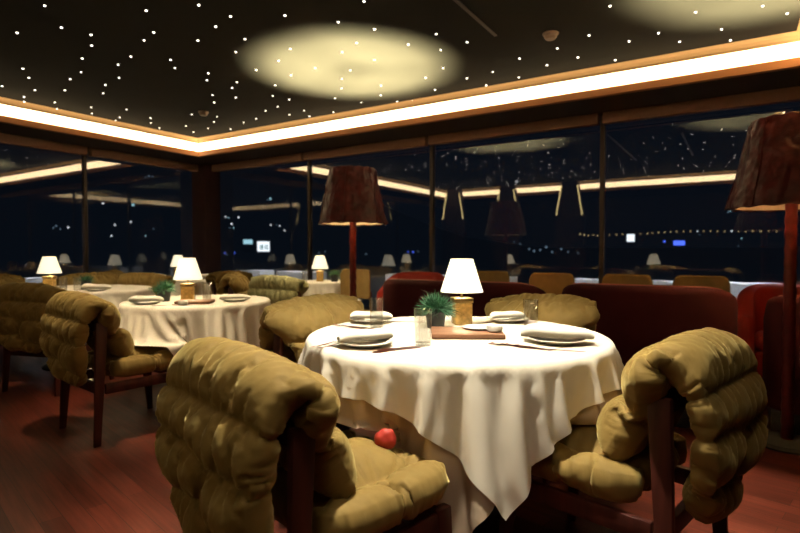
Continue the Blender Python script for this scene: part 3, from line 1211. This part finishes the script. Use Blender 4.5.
def floor_lamp(x, d, label, up, down, seed):
    t = thing('floor_lamp', label, 'floor lamp', W(x, d), TH, 'leather floor lamps')
    a = MB()
    a.lathe([(0, 0), (.17, 0), (.175, .012), (.16, .028), (.04, .036), (0, .036)], 40)
    a.build('base', M['plinth'], t)
    a = MB()
    n_ = 60
    a.lathe([(0, .036)] + [(.031 + .0025 * math.sin(k * 1.9), .036 + 1.522 * k / n_) for k in range(n_ + 1)] + [(0, 1.558)], 20)
    a.build('pole', M['pole_leather'], t)
    a = MB()
    zb, zt = 1.39, 1.89
    pr = [(.312 - .108 * k / 40, zb + (zt - zb) * k / 40) for k in range(41)]
    a.lathe(pr, 128, wob=leather_shade_wob(seed, .017))
    sh = a.build('lamp_shade', M['shade_leather'], t, smooth=60)
    a = MB()
    a.lathe([(.288 - .108 * k / 12, zb + .004 + (zt - zb - .008) * k / 12) for k in range(13)], 72)
    a.build('lining', M['lining'], sh, smooth=60)
    for z, r in ((zb, .308), (zt, .200)):
        a = MB()
        pts = [Vector((r * math.cos(2 * math.pi * k / 72), r * math.sin(2 * math.pi * k / 72), z + .004 * math.sin(k * 1.3 + seed))) for k in range(72)]
        a.sweep(pts, lambda t_: [(.008 * math.cos(q_), .006 * math.sin(q_)) for q_ in (0, 1.05, 2.1, 3.14, 4.19, 5.24)], closed=True)
        a.build('hem', M['shade_leather'], sh)
    for k in range(6):
        an = 2 * math.pi * k / 6 + .35
        a = MB()
        wf = leather_shade_wob(seed, .017)
        pts = []
        for q_ in range(12):
            r, z = .314 - .108 * q_ / 11, zb + (zt - zb) * q_ / 11
            rr, zz = wf(r, z, an)
            pts.append((rr * math.cos(an), rr * math.sin(an), zz))
        a.tube(pts, .0045, 6)
        a.build('seam', M['shade_leather'], sh)
    a = MB()
    for k in range(3):
        an = 2 * math.pi * k / 3
        a.tube([(0, 0, 1.83), (.205 * math.cos(an), .205 * math.sin(an), 1.83)], .004, 6)
    a.build('spider', M['dark'], t)
    a = MB()
    a.lathe([(0, 1.56), (.012, 1.56), (.018, 1.575), (.014, 1.605), (0, 1.613)], 20)
    a.build('bulb', M['bulb'], t)
    a = MB()
    a.lathe([(0, 1.827), (.020, 1.827), (.020, 1.833), (0, 1.833)], 20)
    a.build('finial', M['dark'], t)
    for nm, z, e, ang, rx in (('up_glow', 1.635, up, 150, math.pi), ('down_glow', 1.615, down, 170, 0)):
        li = bpy.data.lights.new(nm, 'SPOT')
        li.energy = e
        li.color = (1, .89, .46)
        li.shadow_soft_size = .045
        li.spot_size = R(ang)
        li.spot_blend = .3
        lo = bpy.data.objects.new(nm, li)
        COL.objects.link(lo)
        lo.parent = t
        lo.location = (.0, 0, z)
        lo.rotation_euler.x = rx
    return t


floor_lamp(-.437, 4.95, 'tall floor lamp with a crumpled dark red leather shade, left of the sofa', 2900, 12, 1.0)
floor_lamp(2.27, 3.10, 'tall leather floor lamp at the right edge of the picture, mostly in shadow', 2000, .6, 4.0)

# ------------------------------------------------------------------ sofas and tub chairs
def tub(name, label, cat, loc, rz, wdt, dep, hb, ha, m, rad=.25, thick=.13, group=None, piping=True):
    """upholstered tub seat; opens towards +Y, back at y = 0"""
    t = thing(name, label, cat, loc, rz, group)
    pts = []
    hw = wdt / 2 - thick / 2
    y0_ = thick / 2

    def add(p):
        pts.append(Vector((p[0], p[1], 0)))
    n_ = 10
    for k in range(n_):
        add((-hw, dep - (dep - y0_ - rad) * k / n_))
    for k in range(n_ + 1):
        an = math.pi + (math.pi / 2) * k / n_
        add((-hw + rad + rad * math.cos(an), y0_ + rad + rad * math.sin(an)))
    for k in range(1, 13):
        add((-hw + rad + (2 * hw - 2 * rad) * k / 12, y0_))
    for k in range(1, n_ + 1):
        an = 1.5 * math.pi + (math.pi / 2) * k / n_
        add((hw - rad + rad * math.cos(an), y0_ + rad + rad * math.sin(an)))
    for k in range(1, n_ + 1):
        add((hw, y0_ + rad + (dep - y0_ - rad) * k / n_))
    tot = len(pts) - 1

    def hgt(t_):
        y = pts[min(tot, int(round(t_ * tot)))].y
        q_ = max(0, min(1, (y - y0_) / (dep * .9)))
        q_ = q_ * q_ * (3 - 2 * q_)
        return hb + (ha - hb) * q_

    def prof_(t_):
        h = hgt(t_)
        w_ = thick / 2
        e = min(t_, 1 - t_) * tot
        w_ *= min(1, .35 + .65 * e / 1.5)
        zb_ = .14
        return [(-w_, zb_), (-w_, h - .05), (-w_ * .85, h - .018), (-w_ * .5, h - .003), (0, h), (w_ * .5, h - .003), (w_ * .85, h - .018), (w_, h - .05), (w_, zb_)]
    a = MB()
    a.sweep(pts, prof_)
    a.build('backrest', m, t)
    a = MB()
    a.box((0, (dep + thick) / 2 - .01, .245), (wdt - 2 * thick - .004, dep - thick - .02, .21), bevel=.03, seg=3)
    a.build('seat_base', m, t)
    a = MB()
    a.box((0, (dep + thick) / 2, .41), (wdt - 2 * thick - .004, dep - thick - .02, .115), bevel=.04, seg=4)
    a.build('seat_cushion', M['red'] if m is M['sofa'] else m, t)
    a = MB()
    a.box((0, dep / 2, .07), (wdt - .06, dep - .06, .138), bevel=.01)
    a.build('plinth', M['plinth'], t)
    if piping:
        a = MB()
        pp = []
        for i, p in enumerate(pts):
            h = hgt(i / tot)
            pp.append(Vector((p.x, p.y, h + .001)))
        a.tube(pp, .007, 6)
        a.build('piping', M['piping'], t)['label'] = 'pale piping drawn as the lit rim'
    return t


SG = 'maroon sofas'
tub('sofa', 'maroon sofa behind the nearest table, right of the central floor lamp', 'sofa', (-1.99, 3.78, 0), 0, 1.48, .72, .895, .70, M['sofa'], group=SG)
tub('sofa', 'large maroon sofa right of centre, its plain back to us', 'sofa', (-.57, 3.80, 0), 0, 1.13, .78, .905, .66, M['sofa'], group=SG, rad=.24)
tub('sofa', 'maroon sofa at the right edge beyond the shadowed floor lamp', 'sofa', (.80, 4.00, 0), 0, 1.30, .72, .86, .70, M['sofa'], group=SG, rad=.16)
tub('tub_armchair', 'red tub armchair facing us, far right by the window', 'armchair', (.38, 5.62, 0), math.pi, .80, .62, .86, .62, M['red'], group='red tub armchairs', piping=False)
tub('tub_armchair', 'bright red tub armchair lit by the central floor lamp, beyond the sofa', 'armchair', (-3.15, 5.45, 0), math.pi + .2, .72, .60, .90, .70, M['red'], group='red tub armchairs', piping=False)

# tan chairs along the back windows
def tan_chair(loc, rz, label, m):
    t = thing('side_chair', label, 'chair', loc, rz, 'smooth backed chairs along the back windows')
    a = MB()
    a.box((0, .02, .44), (.42, .42, .08), bevel=.03, seg=3)
    a.build('seat', m, t)
    a = MB()
    rings = []
    n_ = 15
    pts = [Vector((.235 * math.sin(q_), -.20 + .14 * (1 - math.cos(q_)), 0)) for q_ in [(-1 + 2 * k / n_) * 1.05 for k in range(n_ + 1)]]

    def pr(t_):
        e = min(t_, 1 - t_) * 2
        k = min(1, .25 + e * 3)
        lo_, hi_ = .60 + .04 * (1 - k), .935 - .055 * (1 - min(1, e * 4)) ** 2
        return [(-.02 * k, lo_), (-.024 * k, (lo_ + hi_) / 2), (-.02 * k, hi_ - .012), (0, hi_), (.02 * k, hi_ - .012), (.024 * k, (lo_ + hi_) / 2), (.02 * k, lo_)]
    a.sweep(pts, pr)
    a.build('backrest', m, t)
    for sx in (-1, 1):
        a = MB()
        a.plank((sx * .18, .18, .41), (sx * .19, .21, 0), .03, .03, .7, .004)
        a.build('leg', M['wood'], t)
        a = MB()
        a.plank((sx * .17, -.185, .68), (sx * .19, -.25, 0), .03, .03, .8, .004)
        a.build('leg', M['wood'], t)
    return t


for x, y, rz, lab, mm in ((-3.68, 4.70, 182, 'tan side chair behind the pole of the central floor lamp', 'tan_dark'),
                          (-2.16, 4.98, 178, 'olive tan side chair just right of the shade of the nearest table lamp', 'tan_dark'),
                          (-1.46, 4.80, 186, 'warm tan side chair right of the olive one, left of the large sofa', 'tan'),
                          (-.83, 4.85, 180, 'olive tan side chair peeking over the left half of the large sofa', 'tan_dark'),
                          (-.26, 4.90, 183, 'olive tan side chair peeking over the right half of the large sofa', 'tan_dark')):
    tan_chair((x, y, 0), R(rz), lab, M[mm])

# ------------------------------------------------------------------ outside: terrace and city at night
m_ = MB()
m_.box((-3, YB + 1.6 + .13, -.08), (16, 3.2, .1))
m_.box((XL - 1.75, 1.0, -.08), (3.2, 12.6, .1))
struct(m_.build('trim_40', M['terrace'], smooth=0))
pl = [(-7.15, .5), (-6.1, .8), (-3.92, .8), (-2.75, .6), (-1.60, .62), (-.84, .5), (.06, .7)]
for x, wd in pl:
    y = 6.55
    a = MB()
    a.box((x, y, .435), (wd, .34, .75), bevel=.01)
    o = tag(a.build('planter_box', M['white']), 'white planter box on the terrace outside the back windows', 'planter',
            'white planter boxes on the terrace')
for k in range(2):
    a = MB()
    a.box((XL - .75, 4.9 - k * 1.25, .42), (.34, .92, .70), bevel=.01)
    tag(a.build('planter_box', M['white']), 'white planter box on the terrace outside the left windows', 'planter',
        'white planter boxes outside the left windows')

# land and water
m_ = MB()
m_.box((-60, 150, -32), (900, 700, 1))
struct(m_.build('trim_41', M['water'], smooth=0))
m_ = MB()
NH = 60
b0, t0 = [], []
for k in range(NH + 1):
    px = -500 + 2000 * k / NH
    d = 190
    q_ = max(0, min(1, (560 - px) / 420))
    h = 3 + 52 * q_ * q_ * (3 - 2 * q_) + 2.5 * noise.noise(Vector((px * .012, 3, 0)))
    p = W((px - 400) / 533 * d, d, -32)
    b0.append(m_.bm.verts.new(p))
    p2 = W((px - 400) / 533 * (d + 70), d + 70, h)
    t0.append(m_.bm.verts.new(p2))
for k in range(NH):
    m_.bm.faces.new((b0[k], b0[k + 1], t0[k + 1], t0[k]))
struct(m_.build('trim_42', M['hill']))

E = {'w': emit('city_white', (.85, .93, 1, 1), 1.6), 'y': emit('city_warm', (1, .72, .35, 1), .9), 'b': emit('city_blue', (.08, .16, 1, 1), 1.6),
     'c': emit('city_cyan', (.45, .85, 1, 1), .9), 'd': emit('city_dim', (.35, .55, .75, 1), .40)}
LIGHTS = [(104, 203.5, 1.6, 'w'), (134, 205, 2.6, 'c'), (115.6, 225, 1.5, 'w'), (131.5, 222, 1.4, 'w'), (112, 236, 1.5, 'w'), (146, 236, 1.2, 'c'),
          (69, 227.5, 1.5, 'w'), (57, 226, 1.6, 'd'), (54, 228, 1.2, 'd'), (61, 229, 1.2, 'd'), (150, 176.5, 1.4, 'd'), (154, 177, 1.2, 'd'), (147, 178, 1, 'd'),
          (154, 229, 1, 'd'), (226, 217, 1.2, 'w'), (229, 218, 1.2, 'c'), (239, 217.5, 1.6, 'w'), (232, 224, 1.6, 'w'), (234, 228, 1.2, 'c'), (230, 228, 1, 'd'),
          (271, 199, 2.0, 'c'), (271, 225, 1.2, 'w'), (268, 200, 1.1, 'd'), (280, 226, 1.2, 'w'), (285, 230.5, 1.3, 'w'), (277, 225, .9, 'd'), (225, 253, 1.2, 'b'),
          (235, 253, 1.1, 'b'), (227, 255, 1, 'd'), (255, 243, 1.1, 'd'), (413, 252, 1.6, 'b'), (408, 252, 1.1, 'b'), (418, 251.5, 1, 'd'),
          (319, 253, 1.3, 'd'), (325, 252, 1.1, 'd'), (366, 254, 1.2, 'd'), (516, 182, 1.5, 'w'), (529, 249, 1.6, 'd'), (534, 251, 2.0, 'd'), (540, 250, 1.8, 'd'),
          (546, 247, 2.2, 'd'), (552, 252, 1.6, 'd'), (561, 249, 1.8, 'd'), (568, 252, 1.4, 'd'), (578, 253, 1.2, 'd'), (520, 244, 1.2, 'd'), (514, 242, 1, 'd'),
          (580, 234, 1.2, 'y'), (584, 235, 1.3, 'y'), (588, 235.6, 1.0, 'y'), (593, 235, 1, 'y'), (597, 235.5, 1, 'y'), (603, 235.2, .9, 'y'), (609, 235, .9, 'y'),
          (616, 234.6, .9, 'y'), (622, 234.4, .9, 'y'), (640, 234, .9, 'y'), (647, 233.6, 1, 'y'), (652, 233, 1, 'y'), (658, 232.6, 1, 'y'), (664, 232.4, 1.1, 'y'),
          (670, 232, 1, 'y'), (676, 231.6, 1, 'y'), (683, 231.6, 1.1, 'y'), (690, 231.3, 1, 'y'), (697, 231.4, 1, 'w'), (703, 231.2, 1, 'y'), (710, 231.2, 1, 'y'),
          (717, 231.4, 1.1, 'y'), (724, 231.4, 1, 'y'), (731, 231, 1.4, 'w'), (738, 231.6, 1, 'y'), (745, 231.8, 1, 'y'), (752, 231.2, 1.1, 'y'), (760, 231.4, 1.3, 'y'),
          (768, 231.2, 1, 'y'), (776, 231.6, 1, 'y'), (785, 231.4, 1, 'y'), (741, 238.5, 1.2, 'c'), (738, 246, .9, 'd'), (729, 211, 1.6, 'c'), (727, 212.5, 1.3, 'd'),
          (699, 234.5, .9, 'd'), (628, 241, 1.2, 'd'), (664, 241.5, 2.0, 'b')]
m_ = MB()
bmesh.ops.create_icosphere(m_.bm, subdivisions=2, radius=1)
cl0 = None
for (px, py, sz, kk) in LIGHTS:
    d = 178.0
    p = W((px - 400) / 533 * d, d, EYE + (252 - py) / 533 * d)
    if cl0 is None:
        cl0 = m_.build('city_light', E['w'])
        o = cl0
    else:
        o = cl0.copy()
        COL.objects.link(o)
    o.location = p
    k = sz * d / 533 * .5
    o.scale = (k, k, k)
    o.material_slots[0].link = 'OBJECT'
    o.material_slots[0].material = E[kk]
    tag(o, 'tiny distant city light in the night beyond the windows', 'city light', 'city lights beyond the windows')


def far_panel(name, label, cat, px, py, wpx, hpx, m, d=176.0, extra=None):
    t = thing(name, label, cat, W((px - 400) / 533 * d, d, EYE + (252 - py) / 533 * d), TH)
    k = d / 533
    a = MB()
    a.box((0, .6, 0), (wpx * k, .8, hpx * k))
    a.build('body', M['hill'], t, smooth=0)
    if extra:
        extra(t, k)
    else:
        a = MB()
        a.box((0, .15, 0), (wpx * k * .94, .1, hpx * k * .9))
        a.build('lit_face', m, t, smooth=0)
    return t


def sign_parts(t, k):
    for (x, y, w_, h_, m) in ((-9, 4.2, 9, 4.4, E['c']), (6.5, -.5, 12, 10, E['w'])):
        a = MB()
        a.box((x * k, .15, y * k), (w_ * k, .1, h_ * k))
        a.build('lit_panel', m, t, smooth=0)
    teal = emit('sign_teal', (.05, .30, .30, 1), .6)
    for x, w_ in ((3.4, .9), (5.4, 1.6), (8.2, .9), (10.2, 1.2)):
        a = MB()
        a.box((x * k, .06, -1.2 * k), (w_ * k, .06, 5 * k))
        a.build('mark', teal, t, smooth=0)


far_panel('billboard', 'distant bright white and teal lit sign seen through the back window near the corner', 'sign', 257, 246, 30, 13, E['w'], extra=sign_parts)
far_panel('building', 'distant white lit building beyond the water, right of the tallest mullion', 'building', 630.5, 238, 8, 8, E['w'])
far_panel('billboard', 'distant blue lit sign beyond the water seen above the large sofa', 'sign', 679, 243, 12, 5, E['b'])

# ------------------------------------------------------------------ light
w = bpy.data.worlds.new('night')
S.world = w
w.use_nodes = True
bg = w.node_tree.nodes['Background']
bg.inputs['Color'].default_value = (.0028, .0045, .0080, 1)
bg.inputs['Strength'].default_value = 1.0


def spot(x, d, z, tx, td, tz, energy, ang, blend=.6, col=(1, .91, .72), size=.05):
    li = bpy.data.lights.new('bare_spot', 'SPOT')  # bare lamp without a fixture; the ceiling shows none
    li.energy = energy
    li.spot_size = R(ang)
    li.spot_blend = blend
    li.color = col
    li.shadow_soft_size = size
    o = bpy.data.objects.new('bare_spot', li)
    COL.objects.link(o)
    o.location = W(x, d, z)
    o.rotation_euler = (W(tx, td, tz) - o.location).to_track_quat('-Z', 'Y').to_euler()


spot(0, 1.76, 2.76, .10, 2.05, .75, 460, 68)
spot(.2, .45, 2.76, .1, 1.6, .6, 28, 66)  # fill added from the viewer's side to brighten the chair backs
spot(-1.65, 3.1, 2.76, T2[0], T2[1] - .15, .75, 270, 58, col=(1, .80, .52))
spot(-2.6, 4.4, 2.76, T3[0], T3[1], .75, 150, 55, col=(1, .80, .52))
spot(-1.1, 5.75, 2.76, T4[0] - .1, T4[1] - .4, .75, 170, 60, col=(1, .80, .52))
spot(-2.6, 6.6, 2.76, T5[0], T5[1], .75, 110, 50, col=(1, .80, .52))
spot(1.50, 2.05, 2.76, 1.55, 2.25, 0, 260, 27)
spot(-1.30, 2.1, 2.76, -1.15, 2.5, 0, 40, 34)

ml = bpy.data.lights.new('hill_fill', 'SUN')  # faint sun lamp added to lift the dark hill and water
ml.energy = .05
ml.color = (.5, .7, 1)
ml.angle = R(20)
mo = bpy.data.objects.new('hill_fill', ml)
COL.objects.link(mo)
mo.rotation_euler = (R(50), 0, TH + R(10))

# cool spotlights under the eaves, on the terrace planters
for k, (x, y, tx, ty) in enumerate([(xx, YB + .45, xx, 6.6) for xx in (-6.2, -4.4, -2.6, -.8, .6)]
                                   + [(XL - .4, yy, XL - .8, yy) for yy in (4.9, 3.6)]):
    li = bpy.data.lights.new('terrace_spot', 'SPOT')
    li.energy = 130
    li.spot_size = R(80)
    li.spot_blend = .6
    li.color = (.86, .93, 1)
    li.shadow_soft_size = .02
    o = bpy.data.objects.new('terrace_spot', li)
    COL.objects.link(o)
    o.location = (x, y, 2.6)
    o.rotation_euler = (Vector((tx, ty, .8)) - o.location).to_track_quat('-Z', 'Y').to_euler()

# ------------------------------------------------------------------ camera
cam = bpy.data.cameras.new('camera')
co = bpy.data.objects.new('camera', cam)
COL.objects.link(co)
co.location = (0, 0, EYE)
cam.lens = 24
cam.sensor_width = 36
co.rotation_euler = (R(90 - 1.56), 0, TH)
cam.clip_start = .05
cam.clip_end = 2000
cam.dof.use_dof = True
cam.dof.focus_distance = 2.0
cam.dof.aperture_fstop = 2.8
S.camera = co

vs = S.view_settings
vs.view_transform = 'Standard'
vs.look = 'None'
vs.exposure = 0
vs.gamma = 1
vs.use_curve_mapping = False
S.cycles.max_bounces = 8
S.cycles.transparent_max_bounces = 16
S.cycles.sample_clamp_indirect = 6
S.cycles.caustics_reflective = False
S.cycles.caustics_refractive = False
